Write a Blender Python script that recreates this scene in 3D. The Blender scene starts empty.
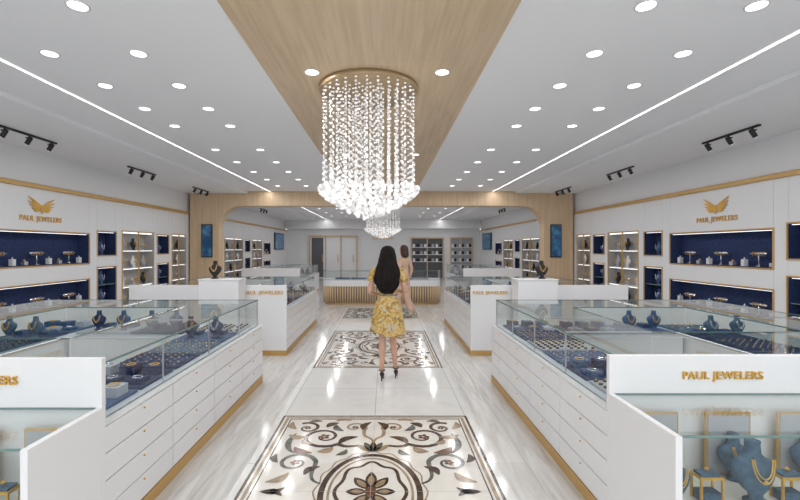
import bpy, math, random
from mathutils import Vector, Matrix
random.seed(7)
S = bpy.context.scene
COL = S.collection
try:
    S.view_settings.view_transform = 'Standard'
except Exception:
    pass
K = 0.52   # lamp power scale

# ------------------------------------------------------------------ materials
def mat(name, col, rough=0.5, metal=0.0, emis=0.0, ecol=None, spec=None, coat=0):
    m = bpy.data.materials.new(name); m.use_nodes = True
    b = m.node_tree.nodes['Principled BSDF']
    b.inputs['Base Color'].default_value = (*col, 1)
    b.inputs['Roughness'].default_value = rough
    b.inputs['Metallic'].default_value = metal
    if spec is not None: b.inputs['Specular IOR Level'].default_value = spec
    if coat: b.inputs['Coat Weight'].default_value = coat
    if emis:
        b.inputs['Emission Color'].default_value = (*(ecol or col), 1)
        b.inputs['Emission Strength'].default_value = emis
    return m

def add(nt, typ, **kw):
    n = nt.nodes.new(typ)
    for k, v in kw.items(): setattr(n, k, v)
    return n

def noisy(name, c1, c2, scale=(1,1,1), nscale=5, rough=0.5, detail=4, lo=0.35, hi=0.65, distort=0.0, metal=0, rot=(0,0,0)):
    m = mat(name, c1, rough, metal); nt = m.node_tree
    b = nt.nodes['Principled BSDF']
    tc = add(nt, 'ShaderNodeTexCoord'); mp = add(nt, 'ShaderNodeMapping')
    mp.inputs['Scale'].default_value = scale
    mp.inputs['Rotation'].default_value = rot
    n = add(nt, 'ShaderNodeTexNoise'); n.inputs['Scale'].default_value = nscale
    n.inputs['Detail'].default_value = detail; n.inputs['Distortion'].default_value = distort
    r = add(nt, 'ShaderNodeValToRGB')
    r.color_ramp.elements[0].position = lo; r.color_ramp.elements[0].color = (*c1, 1)
    r.color_ramp.elements[1].position = hi; r.color_ramp.elements[1].color = (*c2, 1)
    nt.links.new(tc.outputs['Object'], mp.inputs['Vector']); nt.links.new(mp.outputs[0], n.inputs['Vector'])
    nt.links.new(n.outputs['Fac'], r.inputs[0]); nt.links.new(r.outputs[0], b.inputs['Base Color'])
    return m, r, mp

def with_tiles(m, ramp, w, h, mortar, col, rot=0.0, offset=0.0, shift=(0,0,0)):
    nt = m.node_tree; b = nt.nodes['Principled BSDF']
    tc = add(nt, 'ShaderNodeTexCoord'); mp = add(nt, 'ShaderNodeMapping')
    mp.inputs['Rotation'].default_value = (0, 0, rot); mp.inputs['Location'].default_value = shift
    br = add(nt, 'ShaderNodeTexBrick'); br.offset = offset
    br.inputs['Scale'].default_value = 1.0
    br.inputs['Brick Width'].default_value = w; br.inputs['Row Height'].default_value = h
    br.inputs['Mortar Size'].default_value = mortar; br.inputs['Mortar Smooth'].default_value = 0.2
    br.inputs['Color1'].default_value = (1,1,1,1); br.inputs['Color2'].default_value = (0.93,0.93,0.93,1)
    br.inputs['Mortar'].default_value = (*col, 1)
    mx = add(nt, 'ShaderNodeMixRGB', blend_type='MULTIPLY'); mx.inputs[0].default_value = 1
    nt.links.new(tc.outputs['Object'], mp.inputs[0]); nt.links.new(mp.outputs[0], br.inputs['Vector'])
    nt.links.new(ramp.outputs[0], mx.inputs[1]); nt.links.new(br.outputs['Color'], mx.inputs[2])
    nt.links.new(mx.outputs[0], b.inputs['Base Color'])

M = {}
M['wall'] = mat('white_wall_paint', (0.80, 0.80, 0.815), 0.5)
M['ceil'] = mat('ceiling_paint', (0.88, 0.88, 0.905), 0.6)
M['lac'] = mat('white_lacquer', (0.79, 0.79, 0.81), 0.25)
M['gap'] = mat('joint_grey', (0.35, 0.35, 0.36), 0.7)  # plain grey for inlay joint lines and slab underside
M['gold'] = mat('brushed_gold', (0.72, 0.42, 0.09), 0.35, 0.5)
M['goldt'] = mat('gold_trim', (0.58, 0.36, 0.13), 0.4, 0.3)
M['silver'] = mat('silver', (0.85, 0.86, 0.9), 0.2, 0.8)
M['navy'] = noisy('navy_velvet', (0.009, 0.020, 0.070), (0.016, 0.035, 0.12), nscale=40, rough=0.85)[0]
M['blue'] = noisy('blue_suede', (0.035, 0.075, 0.18), (0.06, 0.115, 0.24), nscale=30, rough=0.8)[0]
M['teal'] = noisy('blue_grey_velvet', (0.045, 0.09, 0.15), (0.08, 0.14, 0.21), nscale=30, rough=0.7)[0]
M['grey'] = mat('grey_linen', (0.38, 0.39, 0.42), 0.8)
M['deck'] = mat('pale_deck', (0.45, 0.48, 0.55), 0.5)
M['shelfbg'] = mat('shelf_lining', (0.38, 0.365, 0.355), 0.6)
M['black'] = mat('black_metal', (0.02, 0.02, 0.022), 0.4, 0.3)
M['blackv'] = mat('black_velvet', (0.02, 0.02, 0.025), 0.8)
M['edge'] = mat('glass_edge', (0.14, 0.23, 0.22), 0.15, 0.0)
M['rail'] = mat('aluminium_rail', (0.55, 0.57, 0.6), 0.3, 0.6)
M['led'] = mat('led_strip', (1, 1, 1), 0.5, 0, 1.6)
M['led2'] = mat('led_small', (1, 1, 1), 0.5, 0, 1.8)
M['lamp'] = mat('downlight_diffuser', (1, 1, 0.98), 0.5, 0, 2.5)
M['screen'] = noisy('screen_picture', (0.01, 0.03, 0.08), (0.08, 0.30, 0.50), nscale=4, rough=0.2, lo=.45, hi=.75)[0]
_b = M['screen'].node_tree.nodes['Principled BSDF']
_b.inputs['Emission Color'].default_value = (0.03, 0.13, 0.28, 1); _b.inputs['Emission Strength'].default_value = 0.2
M['dark'] = mat('dark_interior', (0.10, 0.10, 0.11), 0.5)
w, wr, _ = noisy('oak_veneer_ceiling', (0.62, 0.455, 0.295), (0.71, 0.55, 0.375), scale=(14, 0.7, 14), nscale=1.6, rough=0.5, distort=0.6)
with_tiles(w, wr, 2.4, 0.6433, 0.0015, (0.8, 0.75, 0.7), rot=math.pi/2, offset=0.5)
M['wood'] = w
M['woodv'] = noisy('oak_veneer', (0.55, 0.395, 0.25), (0.64, 0.475, 0.315), scale=(12, 12, 0.6), nscale=1.8, rough=0.5, distort=0.5)[0]
m, r, _ = noisy('plank_tile', (0.56, 0.54, 0.52), (0.75, 0.74, 0.73), scale=(9, 0.8, 1), nscale=1.7, rough=0.11, distort=1.2, lo=0.3, hi=0.62, detail=6)
with_tiles(m, r, 1.4, 0.24, 0.003, (0.80, 0.79, 0.78), rot=math.pi/2, offset=0.4)
M['plank'] = m
m, r, _ = noisy('white_marble', (0.75, 0.745, 0.735), (0.66, 0.65, 0.64), scale=(1, 1, 1), nscale=1.5, rough=0.09, distort=2.0, lo=0.5, hi=0.75, detail=8)
with_tiles(m, r, 0.9, 0.9, 0.004, (0.55, 0.54, 0.53), shift=(0, 0.25, 0))
M['marble'] = m
M['cream'] = noisy('cream_marble', (0.74, 0.71, 0.665), (0.62, 0.585, 0.54), nscale=3, rough=0.11, distort=1.5, lo=0.45, hi=0.8, detail=7)[0]
M['brown'] = noisy('dark_emperador', (0.035, 0.023, 0.017), (0.10, 0.062, 0.042), nscale=12, rough=0.14)[0]
M['tan'] = noisy('tan_marble', (0.24, 0.175, 0.11), (0.37, 0.28, 0.19), nscale=12, rough=0.14)[0]
M['rust'] = noisy('rosso_marble', (0.12, 0.045, 0.03), (0.20, 0.09, 0.055), nscale=12, rough=0.14)[0]
M['green'] = noisy('verde_marble', (0.06, 0.065, 0.055), (0.17, 0.17, 0.145), nscale=14, rough=0.14)[0]
M['aqua'] = noisy('aqua_marble', (0.55, 0.64, 0.65), (0.7, 0.76, 0.76), nscale=4, rough=0.12)[0]
M['crystal'] = mat('crystal', (0.85, 0.84, 0.85), 0.08, 0.25, 0.10, (1, 0.97, 0.94))  # faint emission painted in as sparkle; the crystals are no lamps
M['crystalb'] = mat('crystal_added_glow', (0.95, 0.95, 0.95), 0.1, 0.0, 0.35, (1, 0.98, 0.96))  # stronger painted glow for crystals picked at random
M['gplate'] = mat('champagne_plate', (0.42, 0.30, 0.17), 0.35, 0.3)
M['skin'] = noisy('skin', (0.56, 0.32, 0.225), (0.62, 0.37, 0.265), nscale=8, rough=0.5)[0]
M['hair'] = noisy('black_hair', (0.005, 0.0035, 0.0035), (0.016, 0.011, 0.010), scale=(30, 30, 2), nscale=4, rough=0.75)[0]
M['hair'].node_tree.nodes['Principled BSDF'].inputs['Specular IOR Level'].default_value = .2
M['hair2'] = noisy('brown_hair', (0.025, 0.012, 0.008), (0.06, 0.03, 0.018), scale=(30, 30, 2), nscale=4, rough=0.6)[0]
M['peach'] = noisy('peach_cloth', (0.56, 0.36, 0.27), (0.66, 0.46, 0.36), nscale=6, rough=0.8)[0]
M['lips'] = mat('lips', (0.45, 0.12, 0.11), 0.4)
M['eyew'] = mat('eye_white', (0.85, 0.85, 0.85), 0.3)
m, r, _ = noisy('floral_dress', (0.46, 0.27, 0.05), (0.60, 0.38, 0.09), nscale=20, rough=0.75, detail=3, distort=1.0, lo=0.42, hi=0.5)
e = r.color_ramp.elements.new(0.58); e.color = (0.62, 0.48, 0.24, 1)
e = r.color_ramp.elements.new(0.63); e.color = (0.48, 0.46, 0.43, 1)
e = r.color_ramp.elements.new(0.36); e.color = (0.26, 0.19, 0.10, 1)
M['dress'] = m

def glassmat(name, tint, refl=0.9):
    m = bpy.data.materials.new(name); m.use_nodes = True; nt = m.node_tree
    nt.nodes.clear()
    o = add(nt, 'ShaderNodeOutputMaterial'); t = add(nt, 'ShaderNodeBsdfTransparent'); g = add(nt, 'ShaderNodeBsdfGlossy')
    t.inputs[0].default_value = (*tint, 1); g.inputs[0].default_value = (refl, refl, refl, 1); g.inputs['Roughness'].default_value = 0.02
    f = add(nt, 'ShaderNodeFresnel'); f.inputs[0].default_value = 1.5
    ge = add(nt, 'ShaderNodeNewGeometry')
    mi = add(nt, 'ShaderNodeMixShader')
    mp = add(nt, 'ShaderNodeMapRange'); mp.inputs['To Min'].default_value = 1.5; mp.inputs['To Max'].default_value = 1/1.5
    nt.links.new(ge.outputs['Backfacing'], mp.inputs['Value']); nt.links.new(mp.outputs[0], f.inputs[0])
    nt.links.new(f.outputs[0], mi.inputs[0]); nt.links.new(t.outputs[0], mi.inputs[1]); nt.links.new(g.outputs[0], mi.inputs[2])
    nt.links.new(mi.outputs[0], o.inputs[0])
    return m
M['glass'] = glassmat('clear_glass', (0.89, 0.935, 0.93))

# ------------------------------------------------------------------ mesh builder
class MB:
    def __init__(s): s.v = []; s.f = []; s.m = []; s.mats = []; s.sm = []
    def mi(s, k):
        if k not in s.mats: s.mats.append(k)
        return s.mats.index(k)
    def addf(s, verts, faces, k, smooth=False):
        o = len(s.v); s.v += [tuple(p) for p in verts]; i = s.mi(k)
        for f in faces:
            s.f.append([o + a for a in f]); s.m.append(i); s.sm.append(smooth)
    def box(s, x0, x1, y0, y1, z0, z1, k):
        x0, x1 = sorted((x0, x1)); y0, y1 = sorted((y0, y1)); z0, z1 = sorted((z0, z1))
        s.addf([(x0,y0,z0),(x1,y0,z0),(x1,y1,z0),(x0,y1,z0),(x0,y0,z1),(x1,y0,z1),(x1,y1,z1),(x0,y1,z1)],
               [(0,3,2,1),(4,5,6,7),(0,1,5,4),(1,2,6,5),(2,3,7,6),(3,0,4,7)], k)
    def quad(s, pts, k): s.addf(pts, [tuple(range(len(pts)))], k)
    def rings(s, rs, k, n=16, smooth=True, cap=True, fn=None):
        vs = []
        for (cx, cy, z, rx, ry) in rs:
            for i in range(n):
                a = 2*math.pi*i/n
                p = (cx + rx*math.cos(a), cy + ry*math.sin(a), z)
                if fn: p = fn(p, a, z)
                vs.append(p)
        fs = []
        for j in range(len(rs)-1):
            for i in range(n):
                a = j*n+i; b = j*n+(i+1) % n
                fs.append((a, b, b+n, a+n))
        if cap:
            fs.append(tuple(range(n))[::-1]); fs.append(tuple((len(rs)-1)*n+i for i in range(n)))
        s.addf(vs, fs, k, smooth)
    def cyl(s, x, y, z0, z1, r, k, n=16, smooth=True): s.rings([(x,y,z0,r,r),(x,y,z1,r,r)], k, n, smooth)
    def sph(s, c, r, k, n=8, m=5, sc=(1,1,1), smooth=True):
        vs = [(c[0], c[1], c[2]-r*sc[2])]
        for j in range(1, m):
            t = -math.pi/2 + math.pi*j/m
            for i in range(n):
                a = 2*math.pi*i/n
                vs.append((c[0]+r*sc[0]*math.cos(t)*math.cos(a), c[1]+r*sc[1]*math.cos(t)*math.sin(a), c[2]+r*sc[2]*math.sin(t)))
        vs.append((c[0], c[1], c[2]+r*sc[2])); fs = []
        for i in range(n): fs.append((0, 1+(i+1) % n, 1+i))
        for j in range(m-2):
            for i in range(n):
                a = 1+j*n+i; b = 1+j*n+(i+1) % n
                fs.append((a, b, b+n, a+n))
        t = len(vs)-1; o = 1+(m-2)*n
        for i in range(n): fs.append((o+i, o+(i+1) % n, t))
        s.addf(vs, fs, k, smooth)
    def octa(s, c, r, k):
        x, y, z = c
        s.addf([(x+r,y,z),(x,y+r,z),(x-r,y,z),(x,y-r,z),(x,y,z+r),(x,y,z-r)],
               [(0,1,4),(1,2,4),(2,3,4),(3,0,4),(1,0,5),(2,1,5),(3,2,5),(0,3,5)], k)
    def tube(s, pts, r, k, n=6, closed=False):
        pts = [Vector(p) for p in pts]; N = len(pts); vs = []
        for j, p in enumerate(pts):
            if closed: d = pts[(j+1) % N]-pts[j-1]
            else: d = pts[min(j+1, N-1)]-pts[max(j-1, 0)]
            d.normalize()
            u = d.cross(Vector((0,0,1)))
            if u.length < 1e-3: u = Vector((1,0,0))
            u.normalize(); w = d.cross(u)
            rr = r[j] if isinstance(r, (list, tuple)) else r
            for i in range(n):
                a = 2*math.pi*i/n
                vs.append(tuple(p+u*rr*math.cos(a)+w*rr*math.sin(a)))
        fs = []
        for j in range(N if closed else N-1):
            for i in range(n):
                a = j*n+i; b = j*n+(i+1) % n; c2 = ((j+1) % N)*n+(i+1) % n; d2 = ((j+1) % N)*n+i
                fs.append((a, b, c2, d2))
        if not closed:
            fs.append(tuple(range(n))[::-1]); fs.append(tuple((N-1)*n+i for i in range(n)))
        s.addf(vs, fs, k, True)
    def ribbon(s, pts, wf, z, k):
        N = len(pts); vs = []
        for j in range(N):
            a = pts[max(j-1, 0)]; b = pts[min(j+1, N-1)]
            dx, dy = b[0]-a[0], b[1]-a[1]; l = math.hypot(dx, dy) or 1
            w = (wf(j/(N-1)) if callable(wf) else wf)/2
            vs.append((pts[j][0]-dy/l*w, pts[j][1]+dx/l*w, z)); vs.append((pts[j][0]+dy/l*w, pts[j][1]-dx/l*w, z))
        s.addf(vs, [(2*j, 2*j+1, 2*j+3, 2*j+2) for j in range(N-1)], k)
    def build(s, name, parent=None, bevel=0.0, loc=None, rot=None):
        me = bpy.data.meshes.new(name); me.from_pydata(s.v, [], s.f)
        for k in s.mats: me.materials.append(M[k])
        me.polygons.foreach_set('material_index', s.m); me.polygons.foreach_set('use_smooth', s.sm)
        me.update()
        o = bpy.data.objects.new(name, me); COL.objects.link(o)
        if parent: o.parent = parent
        if loc: o.location = loc
        if rot: o.rotation_euler = rot
        if bevel:
            b = o.modifiers.new('bevel', 'BEVEL'); b.width = bevel; b.segments = 2; b.limit_method = 'ANGLE'
        return o

def empty(name, loc=(0,0,0), rot=(0,0,0), scale=1):
    o = bpy.data.objects.new(name, None); COL.objects.link(o); o.location = loc; o.rotation_euler = rot
    o.scale = (scale,)*3; o.empty_display_size = 0.1
    return o

def text(body, size, parent, loc, rot, k='gold', ext=0.006, name='lettering', xs=1.0, off=.012):
    c = bpy.data.curves.new(name, 'FONT'); c.body = body; c.size = size; c.extrude = ext
    c.align_x = 'CENTER'; c.align_y = 'CENTER'; c.offset = size*off; c.space_character = 1.1
    c.materials.append(M[k]); o = bpy.data.objects.new(name, c); COL.objects.link(o)
    o.location = loc; o.rotation_euler = rot; o.scale = (xs, 1, 1)
    if parent: o.parent = parent
    return o

HC = 3.26; WX = 5.4; YB = -3.0; YF = 24.0; PY = 12.0

# ------------------------------------------------------------------ room shell
b = MB()
zf = 0.0
b.quad([(-WX-.3, YB, zf), (-0.965, YB, zf), (-0.965, YF, zf), (-WX-.3, YF, zf)], 'plank')
b.quad([(-0.965, YB, zf), (0.965, YB, zf), (0.965, YF, zf), (-0.965, YF, zf)], 'marble')
b.quad([(0.965, YB, zf), (WX+.3, YB, zf), (WX+.3, YF, zf), (0.965, YF, zf)], 'plank')
b.box(-WX-.3, WX+.3, YB, YF, -0.12, -0.01, 'gap')
b.build('floor')

b = MB()
SX = 3.75
for s in (-1, 1):
    b.box(s*0.965, s*3.10, YB, YF, HC, HC+.15, 'ceil')
    b.box(s*3.14, s*SX, YB, YF, HC, HC+.15, 'ceil')
    b.box(s*3.10, s*3.14, YB, YF, HC+.03, HC+.15, 'ceil')
    b.box(s*SX, s*(WX+.3), YB, YF, HC-.05, HC+.15, 'ceil')
b.box(-0.965, 0.965, YB, YF, HC+.03, HC+.15, 'ceil')
b.build('ceiling')
b = MB()
b.box(-0.965, 0.965, YB, PY, HC-.012, HC+.03, 'wood')
b.build('trim_1_ceiling_oak_panel')
for i, s in enumerate((-1, 1)):
    b = MB(); b.box(s*3.102, s*3.138, YB+.05, YF-.05, HC+.004, HC+.03, 'led')
    b.build('ceiling_led_strip')

def cols_main():
    c = [(-3.0, -1.2, []), (-1.05, 1.05, [(1.40,1.94,'big'),(0.70,1.10,'big')]), (1.25, 1.75, [(1.54,2.0,'sm'),(0.60,1.30,'sm')]),
         (1.95, 3.15, [(0.46,2.03,'shelf')]), (3.35, 4.35, []), (4.5, 5.0, [(1.54,2.0,'sm'),(0.60,1.30,'sm')]), (5.15, 5.65, [(1.54,2.0,'sm'),(0.60,1.30,'sm')]),
         (5.87, 7.98, [(1.40,1.94,'big'),(0.70,1.10,'big')]),
         (8.22, 8.78, [(1.54,2.0,'sm'),(0.60,1.30,'sm')]), (9.0, 10.2, [(0.46,2.03,'shelf')]),
         (10.38, 10.92, [(1.54,2.0,'sm'),(0.60,1.30,'sm')]), (11.1, 11.85, [(0.46,2.03,'shelf')]),
         (12.6, 13.7, [(0.46,2.03,'shelf')]), (13.95, 14.5, [(1.54,2.0,'sm'),(0.60,1.30,'sm')]),
         (14.75, 16.6, [(0.46,2.03,'shelf')]), (16.9, 17.5, [(1.54,2.0,'sm'),(0.60,1.30,'sm')]),
         (17.8, 19.2, [(0.46,2.03,'shelf')]), (19.5, 20.6, [(1.40,1.94,'big'),(0.70,1.10,'big')]), (21.0, 23.6, [])]
    return c

def tbar(b, c, dx, k='silver', h=0.09, w=0.16, items='silver'):
    x, y, z = c
    b.cyl(x, y, z, z+0.012, 0.035, k, 10)
    b.cyl(x, y, z+0.012, z+h, 0.007, k, 6)
    a, e = ((x-w/2, y, z+h), (x+w/2, y, z+h)) if dx else ((x, y-w/2, z+h), (x, y+w/2, z+h))
    b.tube([a, e], 0.017, k, 8)
    for t in (-0.3, -0.1, 0.1, 0.3):
        cc = (x+(w*t if dx else 0), y+(0 if dx else w*t), z+h-0.008)
        pts = [(cc[0]+(0 if dx else 0.028*math.cos(q)), cc[1]+(0.028*math.cos(q) if dx else 0), cc[2]+0.028*math.sin(q)) for q in [2*math.pi*i/10 for i in range(10)]]
        b.tube(pts, 0.005, items, 4, True)

def bust(b, c, s, ang, k, neck='gold'):
    rs = [(0,.055,.045),(.012,.055,.045),(.02,.03,.026),(.045,.032,.028),(.07,.06,.038),(.11,.088,.045),(.15,.105,.046),(.185,.098,.04),(.205,.06,.034),(.225,.036,.032),(.27,.031,.029),(.285,.033,.031)]
    ca, sa = math.cos(ang), math.sin(ang)
    def fn(p, a, z):
        x, y = p[0]*s, (p[1] + (0.02 if z > .2 else 0.02*(z/.2)))*s
        return (c[0]+x*ca-y*sa, c[1]+x*sa+y*ca, c[2]+z*s)
    b.rings([(0,0,z,rx,ry) for z, rx, ry in rs], k, 16, fn=fn)
    for dz, rr in ((0.0, 1.0), (-0.022, 1.25)):
        pts = []
        for i in range(17):
            t = math.pi*i/16
            lx = 0.036*rr*math.cos(t)*1.15; lz = .222-0.085*rr*math.sin(t)
            ly = 0.02*(lz/.2)-(0.036+0.014*math.sin(t))
            pts.append(fn((lx, ly-0.02*(lz/.2)-.004, 0), 0, 0)[:2] + (c[2]+lz*s,))
        b.tube(pts, 0.0032*s, neck, 5)
    b.octa((c[0]+sa*.055*s, c[1]-ca*.055*s, c[2]+.125*s), .011*s, neck)

def build_side(s, wname):
    cs = cols_main(); D = 0.22
    W = MB()
    xi = s*WX; xo = s*(WX+D)
    W.box(s*(WX+D), s*(WX+D+.12), YB, YF, 0, HC, 'wall')
    W.box(xi+s*.03, xo, YB, YF, 2.70, HC, 'wall')
    prev = YB
    for (y0, y1, ops) in cs:
        if y0-prev > 0.001: 
            W.box(xi, xo, prev+.004, y0-.004, 0.0, 2.62, 'lac')
        prev = y1
        if not ops:
            W.box(xi, xo, y0+.004, y1-.004, 0.0, 2.62, 'lac'); continue
        ops = sorted(ops); z = 0.0
        for (z0, z1, t) in ops:
            W.box(xi, xo, y0, y1, z, z0, 'lac'); z = z1
        W.box(xi, xo, y0, y1, z, 2.62, 'lac')
    if YF-prev > .01: W.box(xi, xo, prev+.004, YF, 0.0, 2.62, 'lac')
    W.build(wname)
    T = MB(); T.box(s*(WX-.05), xo, YB, PY-.02, 2.62, 2.68, 'goldt'); T.box(s*(WX-.05), xo, PY+.36, YF, 2.62, 2.68, 'goldt')
    T.build('trim_2_'+wname)
    B_ = MB(); B_.box(s*(WX-.012), xi, YB, PY-.02, 0.0, .09, 'goldt'); B_.build('baseboard_'+wname.split('_')[1])
    ang = -s*math.pi/2
    for (y0, y1, ops) in cs:
        for (z0, z1, t) in ops:
            if y1 < 1.9: continue
            b = MB(); g = 0.018
            lin = {'big': 'navy', 'sm': 'navy', 'shelf': 'shelfbg'}[t]
            xb = s*(WX+D-.01)
            b.box(xb, s*(WX+D-.002), y0+.001, y1-.001, z0+.001, z1-.001, lin)
            for (a, e, c1, c2) in ((y0+.001, y0+.01, z0+.001, z1-.001), (y1-.01, y1-.001, z0+.001, z1-.001), (y0+.01, y1-.01, z0+.001, z0+.01), (y0+.01, y1-.01, z1-.01, z1-.001)):
                b.box(xi, xb, a, e, c1, c2, lin)
            xf = s*(WX-.015)
            b.box(xf, xi-s*.0005, y0-g, y1+g, z1, z1+g, 'goldt'); b.box(xf, xi-s*.0005, y0-g, y1+g, z0-g, z0, 'goldt')
            b.box(xf, xi-s*.0005, y0-g, y0, z0, z1, 'goldt'); b.box(xf, xi-s*.0005, y1, y1+g, z0, z1, 'goldt')
            b.box(s*(WX+.02), s*(WX+.04), y0+.03, y1-.03, z1-.018, z1-.011, 'led2')
            xm = s*(WX+D*.5)
            L = y1-y0
            if t == 'big':
                n = 3 if L > 1.5 else 2
                for i in range(n):
                    yc = y0 + L*(i+.5)/n
                    tbar(b, (xm, yc, z0+.01), False, 'silver', .19 if z1-z0 > .45 else .15, .28, 'gold')
                    b.box(xm-.03, xm+.03, yc-.27, yc-.20, z0+.01, z0+.07, 'silver'); b.octa((xm, yc-.235, z0+.085), .022, 'gold')
                    b.box(xm-.03, xm+.03, yc+.22, yc+.28, z0+.01, z0+.11, 'lac'); b.octa((xm, yc+.25, z0+.125), .02, 'silver')
            elif t == 'sm':
                if z1-z0 > .5:
                    zz = (z0+z1)/2; b.box(s*(WX+.02), xb, y0+.011, y1-.011, zz, zz+.012, 'edge')
                    bust(b, (xm, (y0+y1)/2, zz+.012), .9, ang, 'blue', 'silver')
                bust(b, (xm, (y0+y1)/2, z0+.01), .9, ang, 'blue', 'silver')
            else:
                nsh = 4; nc = max(2, int(L/.36))
                b.box(xf+s*.002, xi+s*.02, (y0+y1)/2-.012, (y0+y1)/2+.012, z0, z1, 'goldt')
                for k in range(nsh):
                    zz = z0+.01+(z1-z0-.02)*k/nsh
                    if k: b.box(s*(WX+.01), xb, y0+.011, y1-.011, zz-.014, zz, 'lac')
                    b.box(s*(WX+.012), s*(WX+.022), y0+.03, y1-.03, zz+(z1-z0)/nsh-.03, zz+(z1-z0)/nsh-.022, 'led2')
                    for j in range(nc):
                        yc = y0+L*(j+.5)/nc
                        if (j+k) % 3 < 2: bust(b, (xm, yc, zz), .92, ang, ('grey', 'blackv', 'lac')[(j+k*2) % 3], 'gold')
                        else: tbar(b, (xm, yc, zz), False, 'silver', .13, .2, 'gold')
            b.build('wall_display_niche' if t != 'shelf' else 'wall_display_shelf')

build_side(-1, 'wall_left'); build_side(1, 'wall_right')

b = MB()
b.box(-WX, WX, YB-.15, YB, 0, .25, 'wall'); b.box(-WX, WX, YB-.15, YB, 2.9, HC+.15, 'wall')
for x in (-5.4, -2.75, -0.05-.0, 2.65, 5.3): b.box(x, x+.1, YB-.15, YB, .25, 2.9, 'wall')
b.build('wall_front')
for i, x in enumerate((-5.3, -2.65, .05, 2.75)):  # unseen glazing, added behind the camera so world light enters
    b = MB(); b.quad([(x, YB-.08, .25), (x+2.55, YB-.08, .25), (x+2.55, YB-.08, 2.9), (x, YB-.08, 2.9)], 'glass'); b.build('added_window_%d' % (i+1))

# ---- far wall
b = MB()
b.box(-WX, WX, YF, YF+.15, 0, HC+.15, 'wall')
b.box(-WX, WX, YF-.35, YF, 2.75, HC, 'wall')
b.build('wall_back')
def far_frame(name, x0, x1, z1, fill, n, shelves=True):
    b = MB(); y = YF-.01
    b.box(x0, x1, y-.02, y, 0, z1, fill)
    t = .07
    b.box(x0-t, x0, y-.12, y, 0, z1+t, 'woodv'); b.box(x1, x1+t, y-.12, y, 0, z1+t, 'woodv'); b.box(x0, x1, y-.12, y, z1, z1+t, 'woodv')
    for i in range(1, n): 
        x = x0+(x1-x0)*i/n; b.box(x-.025, x+.025, y-.1, y-.02, 0, z1, 'woodv')
    if shelves:
        for k in (0.9, 1.3, 1.7):
            b.box(x0, x1, y-.14, y-.02, k, k+.03, 'lac')
            for i in range(8):
                xx = x0+(x1-x0)*(i+.5)/8; b.box(xx-.06, xx+.06, y-.1, y-.03, k+.03, k+.2, ('lac','blackv','grey')[i % 3])
    else:
        b.box(x0+.06, x0+(x1-x0)*.28, y-.03, y-.02, .05, z1-.05, 'dark')
        for i in range(n):
            xx = x0+(x1-x0)*(i+.8)/n; b.box(xx-.02, xx+.02, y-.06, y-.02, .9, 1.3, 'goldt')
    b.build(name)
far_frame('door_1', -4.05, -1.5, 2.3, 'lac', 3, False)
far_frame('display_cabinet', 1.6, 3.3, 2.2, 'dark', 2)
far_frame('display_cabinet', 3.8, 4.9, 2.2, 'grey', 2)

# ---- portal (oak arch frame)
def portal():
    xo, zi, xi, R = 5.15, 2.86, 4.54, 0.62
    prof = [(xi, 0.0), (xi, zi-R)]
    for i in range(1, 11):
        a = math.pi/2*i/10; prof.append((xi-R+R*math.cos(a), zi-R+R*math.sin(a)))
    full = prof + [(-x, z) for x, z in prof[::-1]]
    b = MB(); y0, y1 = PY, PY+.35
    n = len(full); outer = []
    for (x, z) in full:
        if z < zi-R+.001: outer.append((math.copysign(xo, x), z))
        else:
            t = (z-(zi-R))/R
            outer.append((math.copysign(xo, x) if t < .62 else x*1.0 + math.copysign((xo-xi)*max(0, 1-(t-.62)/.38), x), HC-.052 if t >= .62 else (zi-R)+(HC-.052-(zi-R))*t/.62))
    for y, rev in ((y0, False), (y1, True)):
        vs = [(x, y, z) for x, z in full] + [(x, y, z) for x, z in outer]
        fs = [(i, i+1, n+i+1, n+i) for i in range(n-1)]
        if rev: fs = [f[::-1] for f in fs]
        b.addf(vs, fs, 'woodv')
    vs = [(x, y0, z) for x, z in full] + [(x, y1, z) for x, z in full]
    b.addf(vs, [(i, n+i, n+i+1, i+1) for i in range(n-1)], 'woodv')
    for s in (-1, 1):
        b.box(s*xo, s*(WX-.055), y0+.002, y1, 0, HC-.052, 'woodv')
    b.box(-3.74, 3.74, y0+.002, y1, HC-.056, HC-.004, 'woodv')
    b.build('oak_portal_frame')
portal()
for s in (-1, 1):
    b = MB(); x = s*4.86
    b.box(x-.15, x+.15, PY-.045, PY-.003, 1.42, 2.34, 'black'); b.box(x-.13, x+.13, PY-.05, PY-.045, 1.45, 2.31, 'screen')
    b.build('digital_poster_screen')
    b = MB(); b.box(s*(WX-.06), s*(WX-.002), 21.3, 23.2, 1.6, 2.45, 'black'); b.box(s*(WX-.065), s*(WX-.06), 21.35, 23.15, 1.64, 2.41, 'screen')
    b.build('wall_television')

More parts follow.
